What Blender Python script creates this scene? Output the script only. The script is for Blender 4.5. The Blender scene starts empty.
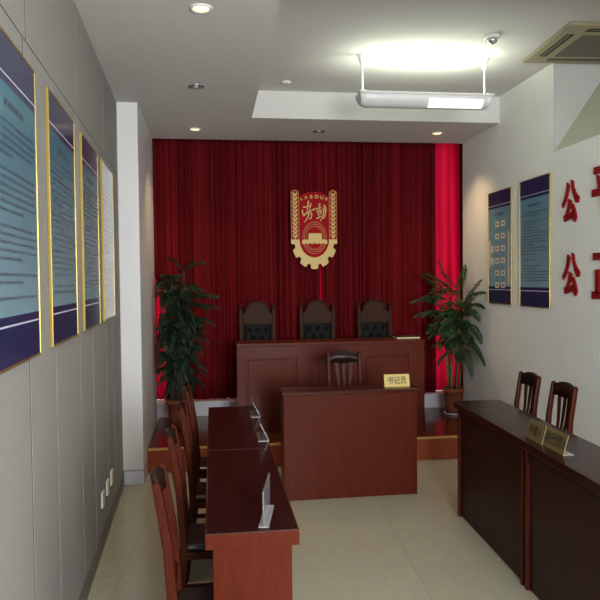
import bpy, bmesh, math, random
from mathutils import Vector, Matrix
sc = bpy.context.scene
COL = sc.collection
random.seed(7)
PI = math.pi

# ------------------------------------------------------------------ materials
def mat(name, color, rough=0.5, spec=0.5, metal=0.0, coat=0.0, **kw):
    m = bpy.data.materials.new(name); m.use_nodes = True
    b = m.node_tree.nodes['Principled BSDF']
    b.inputs['Base Color'].default_value = (*color, 1)
    b.inputs['Roughness'].default_value = rough
    b.inputs['Specular IOR Level'].default_value = spec
    b.inputs['Metallic'].default_value = metal
    b.inputs['Coat Weight'].default_value = coat
    b.inputs['Coat Roughness'].default_value = 0.12
    for k, v in kw.items(): b.inputs[k.replace('_', ' ')].default_value = v
    return m

def add_noise(m, c1, c2, scale=(1, 1, 1), nscale=5.0, detail=4.0, bump=0.0, bdist=0.01, rough=None):
    nt = m.node_tree; N = nt.nodes; L = nt.links; b = N['Principled BSDF']
    tc = N.new('ShaderNodeTexCoord'); mp = N.new('ShaderNodeMapping'); mp.inputs['Scale'].default_value = scale
    nz = N.new('ShaderNodeTexNoise'); nz.inputs['Scale'].default_value = nscale; nz.inputs['Detail'].default_value = detail
    rp = N.new('ShaderNodeValToRGB'); rp.color_ramp.elements[0].position = .3; rp.color_ramp.elements[1].position = .7
    rp.color_ramp.elements[0].color = (*c1, 1); rp.color_ramp.elements[1].color = (*c2, 1)
    L.new(tc.outputs['Object'], mp.inputs['Vector']); L.new(mp.outputs['Vector'], nz.inputs['Vector'])
    L.new(nz.outputs['Fac'], rp.inputs['Fac']); L.new(rp.outputs['Color'], b.inputs['Base Color'])
    if bump:
        bp = N.new('ShaderNodeBump'); bp.inputs['Strength'].default_value = bump; bp.inputs['Distance'].default_value = bdist
        L.new(nz.outputs['Fac'], bp.inputs['Height']); L.new(bp.outputs['Normal'], b.inputs['Normal'])
    return m

def emis(name, color, strength):
    m = bpy.data.materials.new(name); m.use_nodes = True
    b = m.node_tree.nodes['Principled BSDF']
    b.inputs['Base Color'].default_value = (.8, .8, .8, 1)
    b.inputs['Emission Color'].default_value = (*color, 1); b.inputs['Emission Strength'].default_value = strength
    return m

def cloth(name, c1, c2, transl, tcol, stripes):
    m = bpy.data.materials.new(name); m.use_nodes = True
    nt = m.node_tree; N = nt.nodes; L = nt.links
    out = N['Material Output']; b = N['Principled BSDF']
    b.inputs['Roughness'].default_value = .85; b.inputs['Specular IOR Level'].default_value = .05
    tc = N.new('ShaderNodeTexCoord'); mp = N.new('ShaderNodeMapping'); mp.inputs['Scale'].default_value = (stripes, stripes, .25)
    nz = N.new('ShaderNodeTexNoise'); nz.inputs['Scale'].default_value = 1; nz.inputs['Detail'].default_value = 5
    rp = N.new('ShaderNodeValToRGB'); rp.color_ramp.elements[0].position = .35; rp.color_ramp.elements[1].position = .68
    rp.color_ramp.elements[0].color = (*c1, 1); rp.color_ramp.elements[1].color = (*c2, 1)
    L.new(tc.outputs['Object'], mp.inputs['Vector']); L.new(mp.outputs['Vector'], nz.inputs['Vector'])
    L.new(nz.outputs['Fac'], rp.inputs['Fac']); L.new(rp.outputs['Color'], b.inputs['Base Color'])
    t = N.new('ShaderNodeBsdfTranslucent'); t.inputs['Color'].default_value = (*tcol, 1)
    r2 = N.new('ShaderNodeValToRGB'); r2.color_ramp.elements[0].position = .3; r2.color_ramp.elements[1].position = .65
    r2.color_ramp.elements[0].color = (tcol[0] * .45, tcol[1] * .3, tcol[2] * .35, 1); r2.color_ramp.elements[1].color = (*tcol, 1)
    L.new(nz.outputs['Fac'], r2.inputs['Fac']); L.new(r2.outputs['Color'], t.inputs['Color'])
    mx = N.new('ShaderNodeMixShader'); mx.inputs[0].default_value = transl
    L.new(b.outputs[0], mx.inputs[1]); L.new(t.outputs[0], mx.inputs[2]); L.new(mx.outputs[0], out.inputs['Surface'])
    return m

M = {}
M['ceiling'] = mat('ceiling_paint', (.60, .592, .575), .9, .2)
M['wall'] = add_noise(mat('wall_paint', (.78, .78, .75), .85, .15), (.82, .835, .79), (.85, .865, .82), nscale=3)
M['recess'] = mat('recess_sill_shade_tone', (.58, .59, .48), .85, .15)  # wall surface; shade and warm lamp tint are put into this colour
M['recess_jamb'] = mat('recess_jamb_shade_tone', (.42, .425, .40), .85, .15)  # wall surface facing the camera, darkened: its shade is put into the colour
M['column'] = mat('column_paint', (.70, .695, .69), .35, .4)
M['fabric'] = add_noise(mat('acoustic_fabric', (.4, .39, .36), .95, .1), (.25, .242, .226), (.305, .296, .278), nscale=160, detail=3, bump=.25, bdist=.002)
M['seam'] = mat('seam_shadow_gap', (.09, .085, .078), .95, .1)
M['skirting'] = mat('grey_skirting', (.13, .125, .105), .5)
M['white_tile'] = mat('white_skirting_tile', (.60, .62, .69), .25)
M['ledge'] = mat('white_ledge_paint', (.62, .63, .66), .5)
def wood(name, c1, c2, rough, coat, scale, nscale=6):
    m = mat(name, c1, rough, .09, coat=coat)
    return add_noise(m, c1, c2, scale=scale, nscale=nscale, detail=6, bump=.04, bdist=.002)
M['wood'] = wood('mahogany', (.062, .0092, .0030), (.084, .0122, .0040), .42, .02, (9, 9, 1.0))
M['wood_y'] = wood('mahogany_along', (.020, .0048, .0042), (.030, .0066, .0054), .25, .22, (9, .9, 9))
M['wood_x'] = wood('mahogany_across', (.045, .0098, .0060), (.065, .0135, .0075), .3, .15, (.9, 9, 9))
M['wood_dark'] = wood('dark_mahogany', (.027, .0105, .0078), (.040, .0145, .0100), .4, .03, (9, 9, 1.0))
M['wood_bench'] = wood('bench_mahogany', (.084, .0150, .0080), (.110, .0195, .0095), .34, .05, (9, 9, 1.0))
M['chairwood'] = wood('chair_mahogany', (.042, .0072, .0033), (.066, .0108, .0043), .36, .02, (12, 12, 1.5))
M['crest'] = mat('dark_polished_wood', (.016, .006, .005), .38, .3)
M['brownwood'] = wood('walnut_chair_wood', (.030, .0115, .006), (.048, .018, .009), .5, .0, (10, 10, 2))
M['leather'] = mat('black_tufted_leather', (.007, .009, .009), .6, .10)
M['cushion'] = mat('black_seat_leather', (.012, .010, .010), .3, .5)
M['plank'] = wood('stage_planks', (.072, .016, .009), (.115, .026, .012), .24, .35, (1.2, 12, 12))
M['riser'] = wood('stage_riser_wood', (.28, .060, .026), (.36, .08, .035), .4, .2, (1.2, 12, 12))
M['nosing'] = mat('brass_step_nosing', (.62, .45, .15), .35, .5, metal=.7)
M['gold'] = mat('polished_gold_frame', (.50, .37, .09), .3, .5, metal=.75)
M['bronze'] = mat('dull_gold_frame', (.33, .20, .06), .35, .5, metal=.6)
M['emblem_gold'] = mat('emblem_gold', (.46, .33, .115), .45, .3, metal=.2)
M['emblem_red'] = mat('emblem_red', (.34, .008, .011), .6, .05)
M['emblem_trim'] = mat('emblem_copper_rings', (.42, .16, .06), .5, .3, metal=.1)
M['letters_red'] = mat('red_wall_lettering', (.27, .010, .012), .6, .15)
M['navy'] = mat('poster_navy', (.024, .030, .10), .16, .5, coat=.3)
M['sheetwhite'] = mat('poster_white_sheet', (.72, .76, .80), .2, .5)
M['ink'] = mat('poster_print_ink', (.035, .06, .085), .3)
M['pale_line'] = mat('poster_pale_rule', (.55, .58, .68), .3)
M['cream_box'] = mat('flow_chart_box', (.70, .62, .52), .3)
M['chrome'] = mat('brushed_aluminium', (.62, .62, .62), .25, .5, metal=.9)
M['rim_white'] = mat('white_lamp_ring', (.74, .72, .68), .4)
M['reflector'] = mat('lamp_reflector', (.55, .55, .55), .2, .5, metal=.9)
M['lamp_on'] = emis('lit_downlight', (1.0, .72, .34), 1.6)
M['tube'] = emis('fluorescent_tube', (.93, 1.0, .84), 5)
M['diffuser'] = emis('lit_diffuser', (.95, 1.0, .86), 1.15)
M['housing'] = mat('pendant_housing', (.60, .60, .60), .35, .5)
M['ac'] = mat('aged_cream_plastic', (.33, .30, .19), .6, .3)
M['ac_grille'] = add_noise(mat('ac_grille', (.2, .19, .15), .7), (.12, .112, .085), (.16, .15, .115), nscale=90)
M['black'] = mat('black_void', (.012, .012, .012), .6)
M['switch'] = mat('socket_plastic', (.78, .76, .66), .4)
M['brass_plate'] = mat('brass_nameplate', (.20, .155, .06), .5, .4, metal=.3)
M['yellow_plate'] = mat('yellow_nameplate', (.60, .48, .17), .6, .2)
M['text'] = mat('black_lettering', (.02, .018, .012), .5)
M['pot'] = add_noise(mat('terracotta', (.2, .07, .04), .6, .2), (.20, .052, .028), (.28, .075, .042), nscale=8)
M['soil'] = add_noise(mat('potting_soil', (.03, .02, .012), .95), (.02, .014, .01), (.05, .032, .02), nscale=60, bump=.6)
M['saucer'] = mat('white_saucer', (.66, .64, .62), .4)
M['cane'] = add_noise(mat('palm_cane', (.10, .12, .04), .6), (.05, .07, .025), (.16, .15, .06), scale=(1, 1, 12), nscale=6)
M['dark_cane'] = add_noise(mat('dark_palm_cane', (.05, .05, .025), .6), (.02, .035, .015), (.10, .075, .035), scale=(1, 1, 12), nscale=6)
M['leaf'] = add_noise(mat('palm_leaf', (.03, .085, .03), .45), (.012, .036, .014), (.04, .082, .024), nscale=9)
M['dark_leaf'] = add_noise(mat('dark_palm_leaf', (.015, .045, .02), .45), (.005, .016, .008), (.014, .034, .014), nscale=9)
M['paper'] = mat('paper_edge', (.70, .60, .36), .7)
M['folder'] = mat('folder_cover', (.05, .04, .03), .5)
M['frame_alu'] = mat('window_frame', (.55, .55, .55), .4, .5, metal=.4)
M['curtain'] = cloth('velvet_curtain', (.072, .0038, .0050), (.165, .0075, .0100), .012, (.5, .01, .03), 26)
M['sheer'] = cloth('thin_red_curtain', (.50, .012, .05), (.62, .018, .075), .55, (.90, .075, .21), 16)
def acrylic():
    m = mat('clear_acrylic', (.82, .84, .88), .06, .5)
    m.node_tree.nodes['Principled BSDF'].inputs['Transmission Weight'].default_value = .85
    return m
M['acrylic'] = acrylic()
M['acrylic_edge'] = mat('acrylic_edge', (.30, .28, .28), .25, .5)
M['glass'] = mat('window_glass', (.95, .97, 1), .02, .5)
M['glass'].node_tree.nodes['Principled BSDF'].inputs['Transmission Weight'].default_value = 1
M['glass'].node_tree.nodes['Principled BSDF'].inputs['IOR'].default_value = 1.02

def poster_mat(name, top, bottom):
    m = mat(name, top, .16, .5, coat=.25)
    nt = m.node_tree; N = nt.nodes; L = nt.links; b = N['Principled BSDF']
    tc = N.new('ShaderNodeTexCoord'); sp = N.new('ShaderNodeSeparateXYZ'); rp = N.new('ShaderNodeValToRGB')
    mr = N.new('ShaderNodeMapRange'); mr.inputs['From Min'].default_value = .15; mr.inputs['From Max'].default_value = .85
    rp.color_ramp.elements[0].color = (*bottom, 1); rp.color_ramp.elements[1].color = (*top, 1)
    L.new(tc.outputs['Object'], sp.inputs[0]); L.new(sp.outputs['Z'], mr.inputs['Value']); L.new(mr.outputs[0], rp.inputs['Fac'])
    L.new(rp.outputs['Color'], b.inputs['Base Color'])
    return m
M['sheet'] = poster_mat('poster_teal_print', (.05, .18, .25), (.22, .355, .43))
M['sheet_r'] = poster_mat('poster_blue_print', (.13, .28, .37), (.22, .38, .46))

def floor_mat():
    m = mat('floor_tile', (.42, .39, .31), .22, .45)
    nt = m.node_tree; N = nt.nodes; L = nt.links; b = N['Principled BSDF']
    tc = N.new('ShaderNodeTexCoord'); mp = N.new('ShaderNodeMapping')
    mp.inputs['Location'].default_value = (-.04, .35, 0); mp.inputs['Rotation'].default_value = (0, 0, math.radians(3.9))
    br = N.new('ShaderNodeTexBrick'); br.offset = 0; br.squash = 1
    br.inputs['Scale'].default_value = 1; br.inputs['Brick Width'].default_value = .77; br.inputs['Row Height'].default_value = .77
    br.inputs['Mortar Size'].default_value = .0022; br.inputs['Mortar Smooth'].default_value = .2; br.inputs['Bias'].default_value = 0
    br.inputs['Color1'].default_value = (.445, .435, .335, 1); br.inputs['Color2'].default_value = (.465, .455, .35, 1); br.inputs['Mortar'].default_value = (.34, .33, .255, 1)
    nz = N.new('ShaderNodeTexNoise'); nz.inputs['Scale'].default_value = 30; nz.inputs['Detail'].default_value = 6
    mx = N.new('ShaderNodeMix'); mx.data_type = 'RGBA'; mx.blend_type = 'MULTIPLY'; mx.inputs[0].default_value = .25
    L.new(tc.outputs['Object'], mp.inputs[0]); L.new(mp.outputs[0], br.inputs['Vector']); L.new(tc.outputs['Object'], nz.inputs['Vector'])
    L.new(br.outputs['Color'], mx.inputs[6]); L.new(nz.outputs['Color'], mx.inputs[7]); L.new(mx.outputs[2], b.inputs['Base Color'])
    return m
M['floor'] = floor_mat()

# ------------------------------------------------------------------ mesh helpers
class MB:
    def __init__(s): s.bm = bmesh.new()
    def poly(s, pts):
        return s.bm.faces.new([s.bm.verts.new(p) for p in pts])
    def hexa(s, a, b):                       # a: bottom 4 pts ccw seen from above, b: top 4
        va = [s.bm.verts.new(p) for p in a]; vb = [s.bm.verts.new(p) for p in b]
        s.bm.faces.new(va[::-1]); s.bm.faces.new(vb)
        for i in range(4):
            j = (i + 1) % 4; s.bm.faces.new([va[i], va[j], vb[j], vb[i]])
        return s
    def box(s, x0, x1, y0, y1, z0, z1):
        return s.hexa([(x0, y0, z0), (x1, y0, z0), (x1, y1, z0), (x0, y1, z0)], [(x0, y0, z1), (x1, y0, z1), (x1, y1, z1), (x0, y1, z1)])
    def prism(s, pts, fn, d0, d1):           # 2-D outline extruded; fn(u, v, d) -> point
        a = [s.bm.verts.new(fn(u, v, d0)) for u, v in pts]; b = [s.bm.verts.new(fn(u, v, d1)) for u, v in pts]
        s.bm.faces.new(a[::-1]); s.bm.faces.new(b); n = len(pts)
        for i in range(n):
            j = (i + 1) % n; s.bm.faces.new([a[i], a[j], b[j], b[i]])
        return s
    def ring(s, outer, inner, fn, d0, d1, closed=True):   # strip between two equally long outlines, extruded
        n = len(outer); V = [[s.bm.verts.new(fn(u, v, d)) for u, v in o] for d in (d0, d1) for o in (outer, inner)]
        for i in range(n if closed else n - 1):
            j = (i + 1) % n
            s.bm.faces.new([V[2][i], V[2][j], V[3][j], V[3][i]]); s.bm.faces.new([V[0][j], V[0][i], V[1][i], V[1][j]])
            s.bm.faces.new([V[0][i], V[0][j], V[2][j], V[2][i]]); s.bm.faces.new([V[1][j], V[1][i], V[3][i], V[3][j]])
        if not closed:
            for i in (0, n - 1): s.bm.faces.new([V[0][i], V[1][i], V[3][i], V[2][i]])
        return s
    def tube(s, pts, rad, n=10, flat=None):
        pts = [Vector(p) for p in pts]; R = rad if isinstance(rad, (list, tuple)) else [rad] * len(pts); rings = []
        for i, p in enumerate(pts):
            d = (pts[min(i + 1, len(pts) - 1)] - pts[max(i - 1, 0)]).normalized()
            a = Vector((0, 0, 1)) if abs(d.z) < .9 else Vector((0, 1, 0))
            u = d.cross(a).normalized(); v = u.cross(d).normalized()
            rings.append([s.bm.verts.new(p + u * (R[i] * math.cos(2 * PI * k / n)) + v * (R[i] * math.sin(2 * PI * k / n))) for k in range(n)])
        for A, B in zip(rings, rings[1:]):
            for k in range(n):
                f = s.bm.faces.new([A[k], A[(k + 1) % n], B[(k + 1) % n], B[k]]); f.smooth = True
        s.bm.faces.new(rings[0][::-1]); s.bm.faces.new(rings[-1])
        return s
    def bar(s, pts, w, h, side=(0, 1, 0)):   # rectangular section swept along pts; w along `side`, h across
        pts = [Vector(p) for p in pts]; S = Vector(side).normalized(); rings = []
        W = w if isinstance(w, (list, tuple)) else [w] * len(pts); Hh = h if isinstance(h, (list, tuple)) else [h] * len(pts)
        for i, p in enumerate(pts):
            d = (pts[min(i + 1, len(pts) - 1)] - pts[max(i - 1, 0)]).normalized(); q = d.cross(S).normalized()
            rings.append([s.bm.verts.new(p + S * (a * W[i] / 2) + q * (b * Hh[i] / 2)) for a, b in ((-1, -1), (1, -1), (1, 1), (-1, 1))])
        for A, B in zip(rings, rings[1:]):
            for k in range(4): s.bm.faces.new([A[k], A[(k + 1) % 4], B[(k + 1) % 4], B[k]])
        s.bm.faces.new(rings[0][::-1]); s.bm.faces.new(rings[-1])
        return s
    def lathe(s, prof, c=(0, 0, 0), n=28, cap=True):
        rings = [[s.bm.verts.new((c[0] + r * math.cos(2 * PI * k / n), c[1] + r * math.sin(2 * PI * k / n), c[2] + z)) for k in range(n)] for r, z in prof]
        for A, B in zip(rings, rings[1:]):
            for k in range(n):
                f = s.bm.faces.new([A[k], A[(k + 1) % n], B[(k + 1) % n], B[k]]); f.smooth = True
        if cap: s.bm.faces.new(rings[0][::-1]); s.bm.faces.new(rings[-1])
        return s
    def build(s, name, m, parent=None, bevel=0, seg=2, fix=True):
        if fix: bmesh.ops.recalc_face_normals(s.bm, faces=s.bm.faces)
        me = bpy.data.meshes.new(name); s.bm.to_mesh(me); s.bm.free(); me.materials.append(m)
        o = bpy.data.objects.new(name, me); COL.objects.link(o)
        if parent: o.parent = parent
        if bevel:
            b = o.modifiers.new('bevel', 'BEVEL'); b.width = bevel; b.segments = seg; b.limit_method = 'ANGLE'; b.angle_limit = math.radians(40)
        return o

def tag(o, label, cat, group=None):
    o['label'] = label; o['category'] = cat
    if group: o['group'] = group
    return o
def thing(name, label, cat, loc=(0, 0, 0), rz=0, group=None):
    o = bpy.data.objects.new(name, None); o.empty_display_size = .1; COL.objects.link(o)
    o.location = loc; o.rotation_euler = (0, 0, rz)
    return tag(o, label, cat, group)
def struct(o): o['kind'] = 'structure'; return o
def dup(root, label, loc, rz=None):
    r = root.copy(); COL.objects.link(r); r.location = loc; r['label'] = label
    if rz is not None: r.rotation_euler = (0, 0, rz)
    for ch in list(root.children):
        c = ch.copy(); COL.objects.link(c); c.parent = r
        for g in list(ch.children):
            d = g.copy(); COL.objects.link(d); d.parent = c
    return r
def lettering(name, text, size, M4, m, parent=None, depth=.001, bold=0.0, align='CENTER', sx=1.0, spacing=1.0, shear=0.0):
    c = bpy.data.curves.new(name, 'FONT'); c.body = text; c.size = size; c.extrude = depth; c.offset = bold
    c.align_x = align; c.align_y = 'CENTER'; c.space_character = spacing; c.shear = shear
    t = bpy.data.objects.new(name, c); COL.objects.link(t); bpy.context.view_layer.update()
    me = bpy.data.meshes.new_from_object(t.evaluated_get(bpy.context.evaluated_depsgraph_get()))
    bpy.data.objects.remove(t); bpy.data.curves.remove(c)
    me.transform(M4 @ Matrix.Diagonal((sx, 1, 1, 1))); me.materials.clear(); me.materials.append(m)
    o = bpy.data.objects.new(name, me); COL.objects.link(o)
    if parent: o.parent = parent
    return o
def frame_axes(o, r, u, n):                  # text matrix: origin, right, up, normal
    mt = Matrix.Identity(4)
    for i in range(3): mt[i][0] = r[i]; mt[i][1] = u[i]; mt[i][2] = n[i]; mt[i][3] = o[i]
    return mt

# ------------------------------------------------------------------ the room
XR, ZC, ZT, YC, XC = 2.481, 2.872, 3.097, 5.149, -.536
XT, YT, YN, YB, ZP, YP = .343, 5.542, 3.05, 6.42, .192, 5.43
def xl(y): return -.526 - .031 * y           # left wall surface
def LW(y, z, out=0): return (xl(y) - .0018 + out, y, z)

struct(MB().box(-1.2, 3.6, -1.9, 7.4, -.1, 0).build('floor', M['floor']))
c = MB()
c.box(-1.2, XT, -1.9, YB, ZC, 3.4)                                  # soffit on the left
c.box(XT, 3.6, YT, YB, ZC, 3.4)                                     # soffit before the curtain
c.box(XT, 3.6, -1.9, YN, ZC, 3.4)                                   # soffit over the camera
c.box(XT, 3.6, YN, YT, ZT, 3.4)                                     # raised tray
c.box(-1.2, 3.6, YB, 7.4, 3.25, 3.4)                                # curtain pocket
struct(c.build('ceiling', M['ceiling']))
w = MB()
w.hexa([(xl(-1.9) - .2, -1.9, 0), (xl(-1.9) - .0018, -1.9, 0), (xl(YC) - .0018, YC, 0), (xl(YC) - .2, YC, 0)],
       [(xl(-1.9) - .2, -1.9, 3.3), (xl(-1.9) - .0018, -1.9, 3.3), (xl(YC) - .0018, YC, 3.3), (xl(YC) - .2, YC, 3.3)])
w.bm.faces.ensure_lookup_table()
wl = struct(w.build('wall_left', M['seam']))
# fabric covered acoustic panels on the left wall, each a flat board with shallow gaps
up = [-1.7, -.67, .33, 1.33, 2.33, 3.335, 4.345, YC]
lo = [-1.7, -.70, .29, 1.29, 2.285, 3.285, 4.275, YC]
p = MB()
def panel(y0, y1, z0, z1, t=.0018):
    g = .008
    p.hexa([LW(y0 + g, z0), LW(y0 + g, z0, t), LW(y1 - g, z0, t), LW(y1 - g, z0)], [LW(y0 + g, z1), LW(y0 + g, z1, t), LW(y1 - g, z1, t), LW(y1 - g, z1)])
for a, b in zip(up, up[1:]): panel(a, b, 2.338, ZC - .004)
for a, b in zip(lo, lo[1:]):
    mid = a + .43 * (b - a); gg = .0025
    for q0, q1 in ((a, mid + .003), (mid - .003, b)): panel(q0, q1, .10, 2.332)
pa = p.build('wall_panel', M['fabric'], wl, bevel=.0008)
b = MB()
b.hexa([LW(-1.9, 0), LW(-1.9, 0, .008), LW(YC, 0, .008), LW(YC, 0)], [LW(-1.9, .10), LW(-1.9, .10, .008), LW(YC, .10, .008), LW(YC, .10)])
struct(b.build('baseboard_left', M['skirting']))
# white column at the end of the left wall
struct(MB().box(-1.0, XC, YC, YB, 0, 3.3).build('wall_column', M['column']))
struct(MB().box(-.69, XC + .004, YC - .008, YP - .01, 0, .102).build('baseboard_column', M['white_tile'], bevel=.002))
struct(MB().box(-.69, XC + .003, YC - .006, YP - .01, .102, .107).build('trim_column', M['skirting']))
# right wall with a high recess that has a sloping sill
w = MB()
w.box(XR, XR + .5, -1.9, YB - .02, 0, 2.45)
w.box(XR, XR + .5, 4.62, YB - .02, 2.45, 3.3)
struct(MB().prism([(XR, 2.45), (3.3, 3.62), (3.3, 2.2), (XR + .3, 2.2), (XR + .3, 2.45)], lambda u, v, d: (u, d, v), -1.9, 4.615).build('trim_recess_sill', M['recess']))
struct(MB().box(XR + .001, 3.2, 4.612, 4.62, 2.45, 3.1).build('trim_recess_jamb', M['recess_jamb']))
w.box(3.2, 3.5, -1.9, 4.8, 2.2, 3.4)
struct(w.build('wall_right', M['wall']))
# back of the room: low ledge under the curtain, then the window wall
struct(MB().box(-1.0, 3.2, 6.68, 7.2, 0, .335).box(-1.0, 3.2, 6.66, 7.2, .318, .338).build('trim_window_ledge', M['ledge'], bevel=.003))
w = MB()
w.box(-1.2, -.85, 6.42, 7.4, 0, 3.3); w.box(2.95, 3.3, 6.40, 7.4, 0, 3.3); w.box(-1.0, 3.2, 7.2, 7.4, 2.95, 3.3); w.box(-1.0, 3.2, 7.2, 7.4, 0, .36)
struct(w.build('wall_back', M['wall']))
f = MB(); xs = [-.85, .1, 1.05, 2.0, 2.95]
for x in xs: f.box(x - .03, x + .03, 7.21, 7.27, .36, 2.95)
for z in (.39, 1.9, 2.92): f.box(-.85, 2.95, 7.215, 7.265, z - .03, z + .03)
struct(f.build('window_1', M['frame_alu'], bevel=.004))
# unseen wall behind the camera; its window is added to light the room
w = MB()
w.box(-1.2, .3, -1.9, -1.7, 0, 3.3); w.box(.3, 1.8, -1.9, -1.7, 0, .9); w.box(.3, 1.8, -1.9, -1.7, 2.4, 3.3); w.box(1.8, 3.3, -1.9, -1.7, 0, 3.3)
struct(w.build('wall_front', M['wall']))
f = MB()
for x in (.33, 1.05, 1.77): f.box(x - .03, x + .03, -1.80, -1.74, .9, 2.4)
for z in (.93, 2.37): f.box(.3, 1.8, -1.795, -1.745, z - .03, z + .03)
struct(f.build('window_added', M['frame_alu']))
# timber stage
pl = MB()
struct(MB().box(-.535, XR, YP + .012, 6.68, .004, ZP).build('floor_stage', M['plank']))
struct(MB().box(-.535, XR, YP, YP + .012, 0, ZP - .012).build('trim_stage_riser', M['riser']))
struct(MB().box(-.535, XR, YP - .006, YP + .03, ZP - .012, ZP + .003).build('trim_stage_nosing', M['nosing'], bevel=.002))

# ------------------------------------------------------------------ curtains
def curtain(name, x0f, x1f, y, z0, z1, amp, wl_, m, label, group=None, thick=.003, seed=1):
    r = random.Random(seed); bm = bmesh.new(); nx = 260; nz = 14
    x0a, x1a = x0f(z1), x1f(z1); W = x1a - x0a
    ph = [0.0]
    for i in range(nx): ph.append(ph[-1] + (W / nx) / wl_ * 2 * PI * (1 + .55 * math.sin(i * .13 + seed) + .35 * math.sin(i * .041 + 2 * seed)))
    rows = []
    for k in range(nz + 1):
        t = k / nz; z = z0 + (z1 - z0) * t; row = []
        for i in range(nx + 1):
            x = x0a + W * i / nx + (x0f(z) - x0a) * max(0, 1 - i / 46)
            a = amp * (1 - .35 * t) * (1 + .4 * math.sin(i * .09 + seed * 3))
            yy = y + a * math.sin(ph[i] + .12 * math.sin(2 * t + seed)) + .006 * math.sin(ph[i] * 2.3 + 1.5 * t)
            row.append(bm.verts.new((x, yy, z)))
        rows.append(row)
    for A, B in zip(rows, rows[1:]):
        for i in range(nx):
            f = bm.faces.new([A[i], A[i + 1], B[i + 1], B[i]]); f.smooth = True
    me = bpy.data.meshes.new(name); bm.to_mesh(me); bm.free(); me.materials.append(m)
    o = bpy.data.objects.new(name, me); COL.objects.link(o)
    sd = o.modifiers.new('thickness', 'SOLIDIFY'); sd.thickness = thick
    return tag(o, label, 'curtain', group)
def edge_left(z): return -.62 if z > 1.75 else (-.46 if z < 1.35 else -.46 - .16 * (z - 1.35) / .4)
curtain('curtain', edge_left, lambda z: 1.092, 6.735, .352, 3.15, .022, .072, M['curtain'], 'dark red curtain filling the left half of the back wall, behind the dense left palm', 'dark red stage curtains', seed=1)
curtain('curtain', lambda z: 1.0965 + (.013 if z < 1.72 else 0), lambda z: 2.318, 6.735, .345, 3.15, .022, .075, M['curtain'], 'dark red curtain on the right half of the back wall, ending beside the bright strip', 'dark red stage curtains', seed=2)
curtain('curtain', lambda z: 2.575, lambda z: 2.75, 6.72, .36, 3.15, .016, .06, M['curtain'], 'narrow dark maroon curtain edge against the white right wall, right of the bright strip', 'dark red stage curtains', seed=5)
curtain('curtain', lambda z: -.80, lambda z: .9, 6.85, .342, 3.15, .018, .11, M['sheer'], 'thin bright red curtain glowing with daylight at the far left behind the left palm', 'thin backlit curtains', .0015, 3)
curtain('curtain', lambda z: .93, lambda z: 2.90, 6.85, .342, 3.15, .018, .12, M['sheer'], 'thin crimson curtain glowing with daylight at the far right, behind the right palm', 'thin backlit curtains', .0015, 4)

# ------------------------------------------------------------------ emblem on the curtain
em = thing('wall_emblem', 'red and gold shield emblem with gear teeth and wheat ears on the curtain', 'emblem', (1.022, 6.66, 1.642))
K = .00205
def EF(u, v, d): return (u * K, -d, (495 - v) * .00198)
def ell(rx, ry, cx, cy, a0, a1, n): return [(cx + rx * math.cos(math.radians(a0 + (a1 - a0) * i / n)), cy + ry * math.sin(math.radians(a0 + (a1 - a0) * i / n))) for i in range(n + 1)]
field = ell(74, 92, 0, 345, 0, 180, 24) + [(-74, 140)] + ell(74, 36, 0, 141, 180, 360, 20)[1:] 
MB().prism(field, EF, 0, .018).build('field', M['emblem_red'], em)
gear_o = []; gear_i = []
for i in range(181):
    a = i; near = min(abs(a - 30 * k) for k in range(7)); s_ = 1.0 if near < 8.5 else .86
    if 8.5 <= near < 11: s_ = 1 - .14 * (near - 8.5) / 2.5
    gear_o.append((114 * s_ * math.cos(math.radians(a)), 345 + 150 * s_ * math.sin(math.radians(a))))
    gear_i.append((73 * math.cos(math.radians(a)), 345 + 91 * math.sin(math.radians(a))))
MB().ring(gear_o, gear_i, EF, 0, .028, closed=False).build('gear', M['emblem_gold'], em)
for s_ in (-1, 1):
    pn = MB().prism([(s_ * 74, 352), (s_ * 114, 352), (s_ * 114, 104), (s_ * 94, 95), (s_ * 74, 104)], EF, 0, .02).build('wheat_panel', M['emblem_red'], em)
    wb = MB()
    for q in ((74, 77), (111, 114)): wb.prism([(s_ * q[0], 350), (s_ * q[1], 350), (s_ * q[1], 104), (s_ * q[0], 104)], EF, .02, .026)
    wb.prism([(s_ * 74, 104), (s_ * 94, 95), (s_ * 114, 104), (s_ * 114, 109), (s_ * 94, 100), (s_ * 74, 109)], EF, .02, .026)
    wb.build('border', M['emblem_trim'], pn)
    ear = MB(); ear.prism([(s_ * 93, 345), (s_ * 95, 345), (s_ * 95, 110), (s_ * 93, 110)], EF, .02, .025)
    for k in range(11):
        y = 340 - k * 21
        for t in (-1, 1):
            ear.prism([(s_ * 94, y), (s_ * 94 + t * 6, y - 3), (s_ * 94 + t * 14, y - 20), (s_ * 94 + t * 9, y - 22), (s_ * 94 + t * 2, y - 12)], EF, .02, .027)
    ear.build('wheat_ear', M['emblem_gold'], pn)
rg = MB()
for rx, ry in ((60, 82), (52, 71), (44, 60)): rg.ring(ell(rx, ry, 2, 337, 0, 354, 59), ell(rx - 2.6, ry - 3.4, 2, 337, 0, 354, 59), EF, .018, .022)
rg.build('ring', M['emblem_trim'], em)
gt = MB(); gt.prism([(-30, 350), (-28, 318), (-24, 314), (32, 314), (36, 318), (38, 350)], EF, .018, .026)
gt.prism([(-60, 368)] + [(-60, 350), (-54, 346), (56, 346), (64, 350), (64, 368), (48, 368), (44, 362), (40, 368), (30, 368), (26, 362), (20, 368), (8, 368), (2, 360), (-4, 368), (-16, 368), (-22, 362), (-26, 368), (-36, 368), (-40, 362), (-44, 368)], EF, .018, .028)
gt.build('gate_building', M['emblem_gold'], em)
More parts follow.
